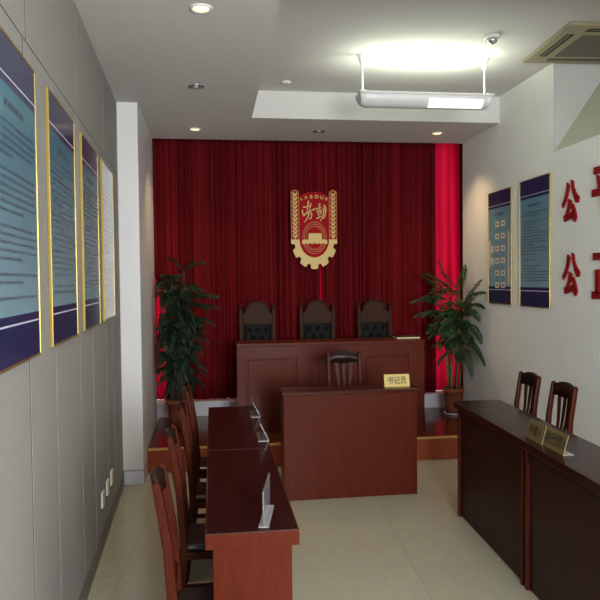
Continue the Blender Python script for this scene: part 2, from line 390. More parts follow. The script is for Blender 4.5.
STROKES = [[(246, 172), (240, 215), (232, 262)], [(200, 228), (236, 222), (270, 204)], [(266, 192), (260, 222), (250, 246)], [(192, 250), (196, 275), (206, 302), (218, 290)],
    [(206, 296), (238, 270), (276, 252), (302, 240), (288, 258)], [(256, 250), (246, 292), (230, 330), (208, 358)], [(236, 284), (262, 276), (272, 286), (264, 326), (248, 322)],
    [(330, 212), (352, 200)], [(338, 194), (336, 250), (330, 322)], [(308, 240), (332, 236), (358, 224)], [(314, 262), (332, 260), (350, 252), (348, 284), (320, 290)], [(318, 274), (348, 268)], [(312, 326), (334, 318), (356, 300)],
    [(362, 244), (378, 238), (392, 228), (390, 270), (380, 312), (366, 326)], [(380, 206), (376, 256), (364, 312), (344, 350)]]
cg = MB()
for st_ in STROKES:
    pts = [Vector((x * .583 - 170, y * .583 + 50, 0)) for x, y in st_]
    fine = []
    for i in range(len(pts) - 1):
        a, b_ = pts[max(i - 1, 0)], pts[min(i + 2, len(pts) - 1)]
        for k in range(5):
            u = k / 5; p0, p1 = pts[i], pts[i + 1]; m0, m1 = (p1 - a) / 2, (b_ - p0) / 2
            fine.append(p0 * (2 * u**3 - 3 * u**2 + 1) + m0 * (u**3 - 2 * u**2 + u) + p1 * (3 * u**2 - 2 * u**3) + m1 * (u**3 - u**2))
    fine.append(pts[-1]); nf = len(fine); L_ = []; R2 = []
    for i, p_ in enumerate(fine):
        d = (fine[min(i + 1, nf - 1)] - fine[max(i - 1, 0)]).normalized(); w_ = 3.3 * (1 - .65 * (i / (nf - 1)) ** 2); nrm = Vector((-d.y, d.x, 0)) * w_
        L_.append(tuple((p_ + nrm).xy)); R2.append(tuple((p_ - nrm).xy))
    cg.ring(L_, R2, EF, .018, .024, closed=False)
cg.build('calligraphy', M['emblem_gold'], em)
arc = None
for i, ch in enumerate('LABOUR'):
    a = math.radians((i - 2.5) * 15.5); u = 98 * math.sin(a); v = 130 + 52 * (1 - math.cos(a))
    r_ = (math.cos(a), 0, -math.sin(a) * .6); up_ = (math.sin(a) * .6, 0, math.cos(a))
    lettering('letter', ch, .047, frame_axes(EF(u, v, .019), r_, up_, (0, -1, 0)), M['emblem_gold'], em, depth=.002, bold=.0012)

# ------------------------------------------------------------------ judges' bench and chairs
bn = thing('judge_bench', 'long dark mahogany bench with recessed front panels on the stage before the curtain', 'bench', (0, 0, 0))
B0, B1, BY = .205, 1.905, 5.86; ZB = ZP
MB().box(B0 - .002, B1 + .002, BY - .006, BY + .30, .950, .982).build('top', M['wood_bench'], bn, bevel=.004)
fr = MB(); fr.box(B0, B1, BY, BY + .02, .846, .952)                                       # top rail
fr.box(B0, B1, BY, BY + .02, .30, .345)
stiles = [(B0, .287), (.735, .86), (1.208, 1.298) if False else (1.225, 1.345), (1.755, B1)]
for a, c_ in stiles: fr.box(a, c_, BY, BY + .02, .343, .85)
fr.build('face_frame', M['wood_bench'], bn, bevel=.003)
for (a, b_), (c_, d_) in zip(stiles, stiles[1:]):
    pnl = MB().box(b_ - .004, c_ + .004, BY + .016, BY + .034, .343, .85)
    pnl.box(b_ + .018, c_ - .018, BY + .010, BY + .02, .362, .832)
    pnl.build('panel', M['wood_bench'], bn, bevel=.006)
MB().box(B0 - .004, B1 + .004, BY - .008, BY + .02, ZB, .302).build('plinth', M['wood_bench'], bn, bevel=.003)
for a in (B0, B1 - .02): MB().box(a, a + .02, BY + .018, BY + .29, ZB, .951).build('side_panel', M['wood_bench'], bn)

def judge_chair():
    t = thing('judge_chair', 'x', 'chair', (0, 0, 0), 0, 'high-back chairs behind the judges bench')
    w_ = .162                                                                             # local: faces -Y
    for s_ in (-1, 1):
        MB().bar([(s_ * w_, .05, 0), (s_ * w_, .035, .45), (s_ * w_, .075, 1.06)], .034, .034, (1, 0, 0)).build('post', M['brownwood'], t, bevel=.006).name
        MB().lathe([(.006, 1.055), (.014, 1.062), (.009, 1.072), (.016, 1.086), (.017, 1.096), (.012, 1.108), (.004, 1.116)], (s_ * w_, .076, 0), 16).build('finial', M['brownwood'], t)
        MB().bar([(s_ * (w_ - .01), -.30, 0), (s_ * (w_ - .01), -.29, .40)], .032, .032, (1, 0, 0)).build('leg', M['brownwood'], t, bevel=.005)
    arch = [(-.146, .93), (-.146, 1.015)] + [(-.146 + .022 * i / 4, 1.015 + .012 * i / 4) for i in range(1, 5)] + [(.118 * math.cos(math.radians(180 - a)), 1.032 + .108 * math.sin(math.radians(a))) for a in range(10, 171, 8)] + [(.146 - .022 * i / 4, 1.015 + .012 * i / 4) for i in range(4, 0, -1)] + [(.146, 1.015), (.146, .93)]
    yy = lambda v: .035 + .04 * (v - .45) / .61
    cr = MB().prism(arch, lambda u, v, d: (u, yy(v) + d, v), -.012, .018).build('crest_panel', M['brownwood'], t, bevel=.005)
    rim = [(.118 * math.cos(math.radians(180 - a)), 1.032 + .108 * math.sin(math.radians(a))) for a in range(6, 175, 8)]
    MB().tube([(u, yy(v) - .012, v - .004) for u, v in rim], .010, 8).build('crest_moulding', M['brownwood'], cr)
    MB().box(-.146, .146, .052, .075, .906, .936).box(-.146, -.132, .035, .065, .47, .93).box(.132, .146, .035, .065, .47, .93).build('back_frame', M['brownwood'], t, bevel=.004)
    bm = MB(); nx, nz = 48, 60; rows = []                                                # tufted leather cushion
    bu = [(-.084 + .084 * i + (.042 if k % 2 else 0), .55 + .075 * k) for k in range(5) for i in range(2 if k % 2 else 3)]
    for j in range(nz + 1):
        row = []
        for i in range(nx + 1):
            u = -.133 + .266 * i / nx; v = .47 + .445 * j / nz
            e = min(1, min(u + .133, .133 - u, v - .47, .915 - v) / .025); h = .028 * math.sqrt(max(e, 0) * (2 - max(e, 0)))
            dd = min(math.hypot(u - a, (v - c_) * .9) for a, c_ in bu); h -= .018 * math.exp(-(dd / .017) ** 2)
            row.append(bm.bm.verts.new((u, yy(v) + .002 - h, v)))
        rows.append(row)
    for A, B in zip(rows, rows[1:]):
        for i in range(nx): bm.bm.faces.new([A[i], A[i + 1], B[i + 1], B[i]]).smooth = True
    cu = bm.build('back_cushion', M['leather'], t, fix=False)
    for a, c_ in bu:
        MB().lathe([(.0085, -.003), (.0075, .001), (.003, .003)], (0, 0, 0), 12).build('button', M['leather'], cu)
        o = bpy.data.objects[[ob.name for ob in cu.children][-1]]
        o.data.transform(Matrix.Translation((a, yy(c_) - .012, c_)) @ Matrix.Rotation(PI / 2, 4, 'X'))
    MB().box(-.172, .172, -.31, .04, .39, .425).build('seat_frame', M['brownwood'], t, bevel=.006)
    MB().box(-.155, .155, -.30, .02, .425, .475).build('seat', M['leather'], t, bevel=.018, seg=3)
    for s_ in (-1, 1):
        MB().bar([(s_ * w_, .045, .12), (s_ * (w_ - .01), -.29, .12)], .02, .024, (1, 0, 0)).build('stretcher', M['brownwood'], t)
    return t
jc = judge_chair(); jc.location = (.436, 6.50, ZP)
jc['label'] = 'left of the three arched high-back chairs behind the judges bench'
dup(jc, 'middle of the three high-back chairs behind the bench, directly below the emblem', (1.033, 6.50, ZP))
dup(jc, 'right of the three high-back chairs behind the bench, nearest the flat folder', (1.617, 6.50, ZP))
fo = thing('folder', 'thin dark folder with cream page edges lying on the right end of the judges bench', 'folder', (1.795, 6.06, .982))
MB().box(-.11, .11, -.07, .08, 0, .012).build('pages', M['paper'], fo, bevel=.001)
MB().box(-.112, .112, -.066, .085, .012, .016).build('cover', M['folder'], fo, bevel=.003)

# ------------------------------------------------------------------ slat-back chairs
def slat_chair():
    t = thing('slat_back_chair', 'x', 'chair', (0, 0, 0), 0, 'mahogany slat-back chairs')   # local: faces +X
    hy = .122
    for s_ in (-1, 1):
        MB().bar([(-.185, s_ * hy, 0), (-.15, s_ * hy, .22), (-.140, s_ * hy, .46), (-.158, s_ * hy, .72), (-.192, s_ * hy, .925), (-.195, s_ * hy, .938)], [.028, .03, .032, .028, .026, .018], [.03, .034, .036, .032, .028, .014]).build('rear_leg', M['chairwood'], t, bevel=.006)
        MB().bar([(.135, s_ * (hy - .005), 0), (.13, s_ * (hy - .005), .42)], [.024, .034], [.024, .034]).build('front_leg', M['chairwood'], t, bevel=.005)
        MB().bar([(-.15, s_ * hy, .16), (.13, s_ * hy, .16)], .018, .026).build('stretcher', M['chairwood'], t, bevel=.003)
    MB().bar([(.02, -hy, .165), (.02, hy, .165)], .018, .022, (1, 0, 0)).build('stretcher', M['chairwood'], t, bevel=.003)
    # curved crest rail: arched on top, bowed backward in plan
    def bow(y): return -.022 * (1 - (y / hy) ** 2)
    cr = MB(); n = 18; R0 = []; 
    for i in range(n + 1):
        y = -hy + 2 * hy * i / n; q = 1 - (y / hy) ** 2
        z1 = .905 + .042 * q ** .8; z0 = .850 - .004 * q + (.006 * math.sin(abs(y) / hy * PI)); x = -.183 + bow(y)
        R0.append([cr.bm.verts.new(v) for v in ((x - .012 + .012, y, z0), (x + .014, y, z0), (x + .006, y, z1), (x - .016, y, z1 - .004))])
    for A, B in zip(R0, R0[1:]):
        for k in range(4): cr.bm.faces.new([A[k], A[(k + 1) % 4], B[(k + 1) % 4], B[k]]).smooth = True
    cr.bm.faces.new(R0[0]); cr.bm.faces.new(R0[-1][::-1])
    o = cr.build('crest_rail', M['crest'], t)
    MB().bar([(-.149, -hy, .555), (-.149, hy, .555)], .024, .034, (1, 0, 0)).build('lower_rail', M['chairwood'], t, bevel=.004)
    for y0, y1, wd in ((-.030, -.058, .030), (0, 0, .026), (.030, .058, .030)):          # slats fan out towards the crest
        MB().bar([(-.150, y0, .56), (-.168 + bow(y0) * .5, (y0 + y1) / 2, .70), (-.180 + bow(y1), y1, .862)], [wd * .72, wd * .8, wd * 1.25], .010).build('slat', M['chairwood'], t, bevel=.002)
    MB().box(-.155, .15, -.138, .138, .395, .43).build('seat_frame', M['chairwood'], t, bevel=.006)
    MB().box(-.145, .148, -.134, .134, .43, .462).build('seat', M['cushion'], t, bevel=.014, seg=3)
    return t
ch0 = slat_chair(); ch0.scale = (.955, .955, .955); ch0.location = (-.003, 2.277, 0); ch0['label'] = 'nearest of the four slat-back chairs along the left desks, cut off by the bottom edge'
dup(ch0, 'second nearest of the four slat-back chairs along the left desks', (.002, 2.91, 0))
dup(ch0, 'third of the four slat-back chairs along the left desks, beside the joint between the desks', (.020, 3.54, 0))
dup(ch0, 'farthest of the four slat-back chairs along the left desks, by the stage', (.030, 4.06, 0))
dup(ch0, 'slat-back chair behind the right table, the farther of the two against the white wall', (1.914, 4.205, 0), PI + .04)
dup(ch0, 'slat-back chair behind the right table, the nearer of the two, behind the brass nameplates', (1.914, 3.765, 0), PI + .04)
dup(ch0, 'lone slat-back chair between the secretary desk and the judges bench', (1.032, 5.03, 0), -PI / 2).scale = (1.025,) * 3

# ------------------------------------------------------------------ left desks
def left_desk(y0, y1, label, near):
    t = thing('long_desk', label, 'desk', (0, 0, 0), 0, 'mahogany desks along the left side')
    a = .0
    MB().box(-.030, .263, y0 + .005, y1 - .005, .688, .738).build('desktop', M['wood_y'], t, bevel=.002)
    MB().ring([(-.034, y0 + .001), (.267, y0 + .001), (.267, y1 - .001), (-.034, y1 - .001)], [(-.029, y0 + .006), (.262, y0 + .006), (.262, y1 - .006), (-.029, y1 - .006)], lambda u, v, d: (u, v, d), .687, .7365).build('edge_band', M['wood'], t, bevel=.002)
    for yy in (y0 + .008, y1 - .032):                                                     # end panels
        MB().box(-.010, .243, yy, yy + .024, 0, .689).build('end_panel', M['wood'], t, bevel=.003)
    MB().box(.222, .240, y0 + .03, y1 - .03, .03, .689).build('front_panel', M['wood'], t)
    MB().box(.0, .222, y0 + .03, y1 - .03, .60, .615).build('shelf', M['wood_y'], t)
    return t
left_desk(2.105, 3.157, 'near left mahogany desk with a bright red-brown end panel facing the camera', True)
left_desk(3.157, 4.250, 'far left mahogany desk, continuing behind the near desk toward the stage', False)

# ------------------------------------------------------------------ secretary's desk
sd = thing('secretary_desk', 'square-fronted mahogany desk standing on the floor in front of the judges bench', 'desk', (.945, 4.57, 0), math.radians(.6))
MB().box(-.480, .505, -.006, .215, .732, .761).build('desktop', M['wood_x'], sd, bevel=.005)
MB().box(-.458, .462, .004, .03, .003, .733).build('front_panel', M['wood'], sd)
for s_ in (-1, 1):
    MB().box(*((-.470, -.458) if s_ < 0 else (.462, .486)), .0, .20, 0, .733).build('side_panel', M['wood'], sd, bevel=.003)
MB().box(-.457, .461, .03, .19, .62, .635).build('shelf', M['wood_x'], sd)
np_ = thing('nameplate', 'yellow nameplate standing on the right end of the secretary desk', 'nameplate', (1.308, 4.66, .7615))
pb = MB(); pb.hexa([(-.093, -.012, 0), (.093, -.012, 0), (.093, -.004, 0), (-.093, -.004, 0)], [(-.093, .008, .088), (.093, .008, .088), (.093, .012, .088), (-.093, .012, .088)])
pb.build('plate', M['yellow_plate'], np_)
MB().box(-.093, .093, -.010, .03, 0, .004).build('foot', M['yellow_plate'], np_)
lettering('lettering', '书记员', .058, frame_axes((0, -.0035, .042), (1, 0, 0), (0, .222, .975), (0, -.975, .222)), M['text'], np_, depth=.0008, bold=.0006, sx=.82)

# ------------------------------------------------------------------ right table (two units)
def right_table(label, length):
    t = thing('long_table', label, 'table', (0, 0, 0), 0, 'mahogany tables along the right side')
    L = length                                                                            # local: runs from y=0 towards -Y, front faces -X
    MB().box(-.020, .292, -L + .001, -.001, .704, .743).build('tabletop', M['wood_y'], t, bevel=.004)
    MB().box(.016, .03, -L + .03, -.03, .01, .70).build('front_panel', M['wood_dark'], t)
    for y in (-.050, -L + .004):
        MB().box(0, .03, y, y + .024, 0, .7045).build('stile', M['chairwood'], t, bevel=.004)
    MB().box(.006, .024, -L + .03, -.05, .655, .70).build('top_rail', M['wood_dark'], t, bevel=.003)
    for y in (-.022, -L + .002): MB().box(.03, .19, y, y + .02, 0, .70).build('end_panel', M['wood_dark'], t)
    return t
rt = right_table('far right table, dark panelled front, brass nameplates at its near end', 1.03)
rt.location = (1.5568, 4.143, 0); rt.rotation_euler = (0, 0, -.045)
r2 = dup(rt, 'near right table, its dark panelled front running out of the right edge of the frame', (1.5568 - .0463, 4.143 - 1.029, 0), -.045)

def brass_plate(text, y0, y1, label, size, sx):
    t = thing('nameplate', label, 'nameplate', (1.541, (y0 + y1) / 2, .7435), -.03, 'brass nameplates on the right table')
    h = abs(y1 - y0) / 2
    p_ = MB(); p_.hexa([(-.002, -h, 0), (.002, -h, 0), (.002, h, 0), (-.002, h, 0)], [(.024, -h, .088), (.028, -h, .088), (.028, h, .088), (.024, h, .088)])
    p_.build('plate', M['brass_plate'], t)
    MB().box(0, .05, -h, h, 0, .003).build('foot', M['acrylic_edge'], t)
    n = Vector((-.088, 0, .026)).normalized(); u = Vector((.026, 0, .088)).normalized()
    lettering('lettering', text, size, frame_axes((.0106, 0, .0425), (0, -1, 0), u, n), M['text'], t, depth=.0008, bold=.0006, sx=sx)
brass_plate('申请人', 3.150, 2.972, 'farther brass nameplate of the pair on the right table, three characters', .058, .78)
brass_plate('委托代理人', 2.968, 2.775, 'nearer brass nameplate of the pair on the right table, five characters', .062, .62)

# ------------------------------------------------------------------ acrylic stands on the left desks
st = thing('sign_stand', 'clear upright acrylic sign stand at the near end of the left desks', 'sign stand', (.172, 2.237, .7385), math.radians(-10))
MB().box(-.0025, .0025, -.105, .105, .004, .118).build('plate', M['acrylic'], st)
MB().box(-.017, .017, -.105, .105, 0, .004).build('foot', M['acrylic_edge'], st, bevel=.001)
def lean_stand(y, x, label):
    t = thing('sign_stand', label, 'sign stand', (x, y, .7375), 0, 'slanted acrylic sign stands')
    p_ = MB(); p_.hexa([(.024, -.1, 0), (.028, -.1, 0), (.028, .1, 0), (.024, .1, 0)], [(-.018, -.1, .086), (-.014, -.1, .086), (-.014, .1, .086), (-.018, .1, .086)])
    p_.build('plate', M['acrylic'], t)
    MB().bar([(.026, -.1, .002), (-.016, -.1, .086)], .002, .0022).build('edge', M['acrylic_edge'], t)
    MB().box(-.027, .028, -.100, .10, 0, .0025).build('foot', M['acrylic'], t)
    MB().box(-.027, .028, -.1025, -.100, 0, .003).build('foot_edge', M['acrylic_edge'], t)
lean_stand(3.395, .243, 'slanted clear acrylic sign stand just past the joint of the left desks')
lean_stand(3.985, .243, 'slanted clear acrylic sign stand at the far end of the left desks')

# ------------------------------------------------------------------ framed posters
def printed(mb, paper, inks, parent):        # sheet whose first six faces are the paper, the rest its printing
    mb.bm.faces.ensure_lookup_table(); a = 6
    for k, (e, _) in enumerate(inks):
        for i in range(a, e): mb.bm.faces[i].material_index = k + 1
        a = e
    o = mb.build('sheet', paper, parent)
    for _, m in inks: o.data.materials.append(m)
    return o
def poster(y0, y1, z0, z1, side, label, kind='text', seed=1, header=True):
    r = random.Random(seed)
    P = (lambda y, z, o: LW(y, z, .0022 + o)) if side == 'L' else (lambda y, z, o: (XR - o, y, z))
    t = thing('framed_poster', label, 'poster', P((y0 + y1) / 2, z0, 0), 0, 'framed posters on the ' + ('left' if side == 'L' else 'right') + ' wall')
    base = Vector(t.location)
    def slab(mb, a, b, c_, d, o0, o1):
        F = lambda y, z, o: Vector(P(y, z, o)) - base
        mb.hexa([F(a, c_, o0), F(a, c_, o1), F(b, c_, o1), F(b, c_, o0)], [F(a, d, o0), F(a, d, o1), F(b, d, o1), F(b, d, o0)]); return mb
    fw = .008
    for a, b_ in ((y0, y0 + fw), (y1 - fw, y1)): slab(MB(), a, b_, z0, z1, 0, .0125).build('frame_side', M['gold'], t, bevel=.0015)
    for c_, d in ((z0, z0 + fw), (z1 - fw, z1)): slab(MB(), y0 + fw, y1 - fw, c_, d, 0, .012).build('frame_rail', M['bronze'], t, bevel=.0015)
    a, b_ = y0 + fw, y1 - fw; c_, d = z0 + fw, z1 - fw; h = d - c_
    if kind == 'blank':
        ln = slab(MB(), a, b_, c_, d, 0, .0100)
        for k in range(26): slab(ln, a + .04, a + .04 + (b_ - a - .08) * r.uniform(.5, 1), d - .12 - k * .031, d - .117 - k * .031, .0100, .0104)
        printed(ln, M['sheetwhite'], [(len(ln.bm.faces), M['pale_line'])], t)
        return t
    ms = M['sheet' if side == 'L' else 'sheet_r']
    slab(MB(), a, b_, d - .145 * h, d, 0, .0102).build('header_band', M['navy'], t)
    slab(MB(), a, b_, c_, c_ + .15 * h, 0, .0102).build('footer_band', M['navy'], t)
    slab(MB(), a, b_, d - .122 * h, d - .117 * h, .0102, .0106).build('rule', M['pale_line'], t)
    slab(MB(), a, b_, c_ + .118 * h, c_ + .124 * h, .0102, .0106).build('rule', M['pale_line'], t)
    pr = slab(MB(), a, b_, c_ + .15 * h, d - .145 * h, 0, .0100); wd = b_ - a; left = (lambda q: a + q) if side == 'L' else (lambda q: b_ - q); sg = 1 if side == 'L' else -1
    def dash(q, zc, ln, hh):
        y_a, y_b = left(q), left(q + ln); slab(pr, min(y_a, y_b), max(y_a, y_b), zc - hh / 2, zc + hh / 2, .0100, .0104)
    zt = d - .145 * h - .055
    for k in range(6): dash(wd * .3 + k * wd * .07, zt, wd * .05, .022)          # title
    if kind == 'text':
        z = zt - .055; new = True
        while z > c_ + .15 * h + .035:
            end = 1.0 if r.random() < .68 else r.uniform(.35, .8); q = wd * (.12 if new else .05)
            while q < wd * .95 * end:
                ln = r.uniform(.008, .022); 
                dash(q, z, min(ln, wd * .95 - q), .0092); q += ln + r.uniform(.003, .009)
            new = end < 1; z -= .0232 if not (new and r.random() < .35) else .046
        printed(pr, ms, [(len(pr.bm.faces), M['ink'])], t)
    else:
        bx = MB(); z = zt - .085; cols = [.40, .66]
        pr2 = pr
        for k in range(6):
            for cx in cols:
                y_a, y_b = left(wd * (cx - .085)), left(wd * (cx + .085)); slab(bx, min(y_a, y_b), max(y_a, y_b), z - .024, z + .024, .0100, .0105)
                y_a, y_b = left(wd * (cx - .045)), left(wd * (cx + .045)); slab(pr2, min(y_a, y_b), max(y_a, y_b), z - .008, z + .008, .0105, .0108)
                if k < 5: y_a, y_b = left(wd * (cx - .008)), left(wd * (cx + .008)); slab(pr2, min(y_a, y_b), max(y_a, y_b), z - .082, z - .03, .0100, .0105)
            if k in (2, 3):
                y_a, y_b = left(wd * .14), left(wd * .24); slab(bx, min(y_a, y_b), max(y_a, y_b), z - .035, z + .03, .0100, .0105)
            z -= .106
        y_a, y_b = left(wd * .04), left(wd * .10); slab(bx, min(y_a, y_b), max(y_a, y_b), z + .26, z + .50, .0100, .0105)
        y_a, y_b = left(wd * .88), left(wd * .92); slab(bx, min(y_a, y_b), max(y_a, y_b), z + .12, z + .56, .0100, .0105)
        n1 = len(pr.bm.faces); tmp = bpy.data.meshes.new('chart'); bx.bm.to_mesh(tmp); pr.bm.from_mesh(tmp); bpy.data.meshes.remove(tmp)
        printed(pr, ms, [(n1, M['ink']), (len(pr.bm.faces), M['cream_box'])], t)
    return t
poster(1.83, 2.402, 1.291, 2.258, 'L', 'nearest framed teal poster on the grey left wall, cut off by the left edge', seed=3)
poster(2.605, 3.175, 1.294, 2.266, 'L', 'second framed teal and navy poster from the camera on the grey left wall', seed=4)
poster(3.375, 3.945, 1.298, 2.267, 'L', 'third framed navy and teal poster on the left wall, beside the white sheet', seed=5)
poster(4.14, 4.70, 1.301, 2.276, 'L', 'gold-framed white sheet on the left wall next to the white column', kind='blank', seed=6)
poster(5.29, 5.76, 1.308, 2.290, 'R', 'framed blue flow chart poster on the right wall, the one nearer the curtain', kind='chart', seed=7)
poster(4.648, 5.14, 1.304, 2.304, 'R', 'framed blue text poster on the right wall beside the red characters', seed=8)

# ------------------------------------------------------------------ red raised wall characters
def character(strokes, yc, zc, w_, h_, label):
    o = MB()
    def grow(p, e=.020):
        n = len(p); A = sum(p[i][0] * p[(i + 1) % n][1] - p[(i + 1) % n][0] * p[i][1] for i in range(n)); sg = 1 if A > 0 else -1; out = []
        for i in range(n):
            a, b, c_ = Vector(p[i - 1]), Vector(p[i]), Vector(p[(i + 1) % n]); d0 = (b - a).normalized(); d1 = (c_ - b).normalized()
            n0 = Vector((d0.y, -d0.x)) * sg; n1 = Vector((d1.y, -d1.x)) * sg; m_ = (n0 + n1).normalized(); out.append(tuple(b + m_ * e / max(.55, m_.dot(n0))))
        return out
    for s_ in map(grow, strokes): o.prism(s_, lambda u, v, d: (-d, -(u - .5) * w_, (v - .5) * h_), 0, .010)
    ob = o.build('wall_character', M['letters_red'])
    ob.location = (XR - .0005, yc, zc)
    return tag(ob, label, 'lettering', 'red characters on the right wall')
GONG = [[(.30, .95), (.42, .88), (.36, .70), (.24, .52), (.04, .36), (.0, .42), (.16, .58), (.26, .76)],
        [(.55, 1.0), (.66, .96), (.70, .80), (.80, .66), (1.0, .52), (.96, .42), (.84, .42), (.72, .58), (.62, .76)],
        [(.40, .52), (.55, .46), (.50, .34), (.32, .14), (.62, .19), (.64, .06), (.14, -.02), (.10, .10), (.22, .14), (.34, .32)],
        [(.56, .36), (.66, .38), (.78, .22), (.86, .04), (.78, -.06), (.68, -.02), (.66, .14)]]
PING = [[(.08, .95), (.92, .95), (.92, .84), (.08, .84)], [(.20, .78), (.31, .73), (.38, .56), (.27, .52)], [(.69, .73), (.82, .78), (.74, .52), (.63, .56)],
        [(.0, .48), (1, .48), (1, .36), (.0, .36)], [(.43, .84), (.57, .84), (.57, .0), (.43, .0)]]
ZHENG = [[(.06, .96), (.94, .96), (.94, .84), (.06, .84)], [(.0, .12), (1, .12), (1, 0), (.0, 0)], [(.46, .84), (.60, .84), (.60, .12), (.46, .12)],
         [(.60, .54), (.90, .54), (.90, .42), (.60, .42)], [(.16, .60), (.30, .60), (.30, .12), (.16, .12)]]
character(GONG, 4.372, 2.070, .215, .268, 'red raised character in the upper row on the right wall, beside the text poster')
character(GONG, 4.362, 1.564, .215, .272, 'red raised character in the lower row on the right wall, beside the text poster')
character(PING, 3.975, 2.105, .25, .30, 'red raised character in the upper row, cut off by the right edge of the frame')
character(ZHENG, 3.975, 1.548, .25, .30, 'red raised character in the lower row, cut off by the right edge of the frame')

# ------------------------------------------------------------------ sockets on the left wall
for y, lab in ((3.94, 'white wall socket low on the left wall, the nearest of three'), (4.165, 'white wall socket low on the left wall, the middle of three'), (4.375, 'white wall socket low on the left wall, the farthest of three, by the column')):
    t = thing('wall_socket', lab, 'socket', LW(y, .285, .002), 0, 'wall sockets')
    MB().box(0, .010, -.036, .036, -.045, .045).build('cover_plate', M['switch'], t, bevel=.003)
    ho = MB()
    for dz in (-.02, .012): ho.box(.010, .0105, -.012, -.006, dz, dz + .012).box(.010, .0105, .006, .012, dz, dz + .012)
    ho.build('socket_hole', M['black'], t)

# ------------------------------------------------------------------ ceiling fittings
def downlight(x, y, on, label):
    t = thing('downlight', label, 'ceiling light', (x, y, ZC), 0, 'recessed downlights')
    MB().lathe([(.058, 0), (.056, -.006), (.047, -.008), (.040, -.004), (.040, 0)], n=32).build('trim_ring', M['rim_white' if on else 'chrome'], t)
    if on: MB().lathe([(.040, -.001), (.036, -.006), (.02, -.009), (.004, -.010)], n=24).build('lamp', M['lamp_on'], t)
    else:
        MB().lathe([(.040, -.001), (.030, -.0015), (.004, -.002)], n=24).build('reflector', M['reflector'], t)
        MB().lathe([(.018, -.002), (.016, -.007), (.004, -.009)], n=20).build('lamp', M['housing'], t)
downlight(-.034, 3.345, True, 'lit recessed downlight in the left soffit, nearest the top edge of the picture')
downlight(-.09, 4.675, False, 'unlit silver recessed downlight in the left soffit, between the two lit ones')
downlight(-.129, 5.991, True, 'lit recessed downlight in the soffit before the left part of the curtain')
downlight(.973, 5.979, False, 'unlit silver recessed downlight in the soffit above the emblem')
downlight(2.07, 5.971, True, 'lit recessed downlight in the soffit near the right wall and the bright curtain strip')

pe = thing('pendant_lamp', 'long white fluorescent pendant lamp hanging on two rods below the raised ceiling', 'lamp', (1.505, 4.6, ZT))
for x in (-.447, .442):
    MB().lathe([(.036, 0), (.034, -.006), (.012, -.075), (.007, -.082)], (x, 0, 0), 20).build('canopy', M['rim_white'], pe)
    MB().tube([(x, 0, -.08), (x, 0, -.262)], .006, 10).build('rod', M['rim_white'], pe)
prof = [(.075 * math.cos(a), -.272 - .088 * math.sin(a) ** .8) for a in [PI * i / 16 for i in range(17)]]
HL = .462
hs = MB(); rows = []
for x in (-HL, -HL + .03, HL - .03, HL):
    k = .86 if abs(x) == HL else 1
    rows.append([hs.bm.verts.new((x + (.02 * (1 if x > 0 else -1) * (1 - (-.272 - z) / .088) if abs(x) == HL else 0), y * 1.0, -.272 + (z + .272) * (k if abs(x) == HL else 1))) for y, z in prof])
for A, B in zip(rows, rows[1:]):
    for i in range(16): hs.bm.faces.new([A[i], A[i + 1], B[i + 1], B[i]]).smooth = True
hs.bm.faces.new(rows[0]); hs.bm.faces.new(rows[-1][::-1])
h_ = hs.build('housing', M['housing'], pe, fix=False)
so = h_.modifiers.new('wall', 'SOLIDIFY'); so.thickness = .004; so.offset = 0
MB().box(-HL - .022, HL + .022, -.082, -.074, -.276, -.268).box(-HL - .022, HL + .022, .074, .082, -.276, -.268).build('lip', M['rim_white'], pe)
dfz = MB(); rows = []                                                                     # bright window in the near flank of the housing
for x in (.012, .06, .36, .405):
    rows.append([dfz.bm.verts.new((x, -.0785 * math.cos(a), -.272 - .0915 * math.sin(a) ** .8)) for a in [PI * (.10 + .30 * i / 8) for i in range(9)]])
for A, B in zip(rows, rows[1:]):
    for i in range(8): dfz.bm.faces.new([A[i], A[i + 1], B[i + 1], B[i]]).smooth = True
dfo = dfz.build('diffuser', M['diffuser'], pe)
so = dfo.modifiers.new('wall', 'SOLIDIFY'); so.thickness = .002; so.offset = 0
for y in (-.032, .032): MB().tube([(-HL + .03, y, -.285), (HL - .03, y, -.285)], .013, 12).build('tube', M['tube'], pe)
for x in (-.447, .442): MB().box(x - .012, x + .012, -.076, .076, -.268, -.262).build('hanger_bar', M['rim_white'], pe)

sm = thing('smoke_detector', 'small round smoke detector on the raised ceiling between pendant lamp and air conditioner', 'smoke detector', (1.814, 4.163, ZT))
MB().lathe([(.055, 0), (.055, -.014), (.04, -.020)], n=28).build('base', M['rim_white'], sm)
MB().lathe([(.036, -.019), (.034, -.036), (.022, -.048), (.006, -.052)], n=24).build('sensor_head', M['chrome'], sm)
sp = thing('ceiling_sensor', 'small flat white disc on the raised ceiling left of the pendant lamp', 'sensor', (.601, 5.288, ZT))
MB().lathe([(.042, 0), (.042, -.008), (.030, -.014), (.008, -.016)], n=28).build('disc', M['rim_white'], sp)

ac = thing('air_conditioner', 'square cream ceiling cassette air conditioner at the top right above the wall recess', 'air conditioner', (2.57, 4.215, ZT), math.radians(-3.5))
A_ = .36
MB().box(-A_, A_, -A_, A_, -.022, -.001).build('panel', M['ac'], ac, bevel=.006)
MB().box(-.20, .20, -.20, .20, -.027, -.021).build('grille', M['ac_grille'], ac, bevel=.002)
for k in range(4):
    R_ = Matrix.Rotation(k * PI / 2, 4, 'Z')
    s0 = MB().box(-.305, -.255, -.21, .21, -.0235, -.021); 
    o = s0.build('air_slot', M['black'], ac); o.data.transform(R_)
    o2 = MB().hexa([(-.290, -.20, -.024), (-.284, -.20, -.024), (-.284, .20, -.024), (-.290, .20, -.024)], [(-.278, -.20, -.0225), (-.272, -.20, -.0225), (-.272, .20, -.0225), (-.278, .20, -.0225)]).build('louver', M['ac'], o)
    o2.data.transform(R_)

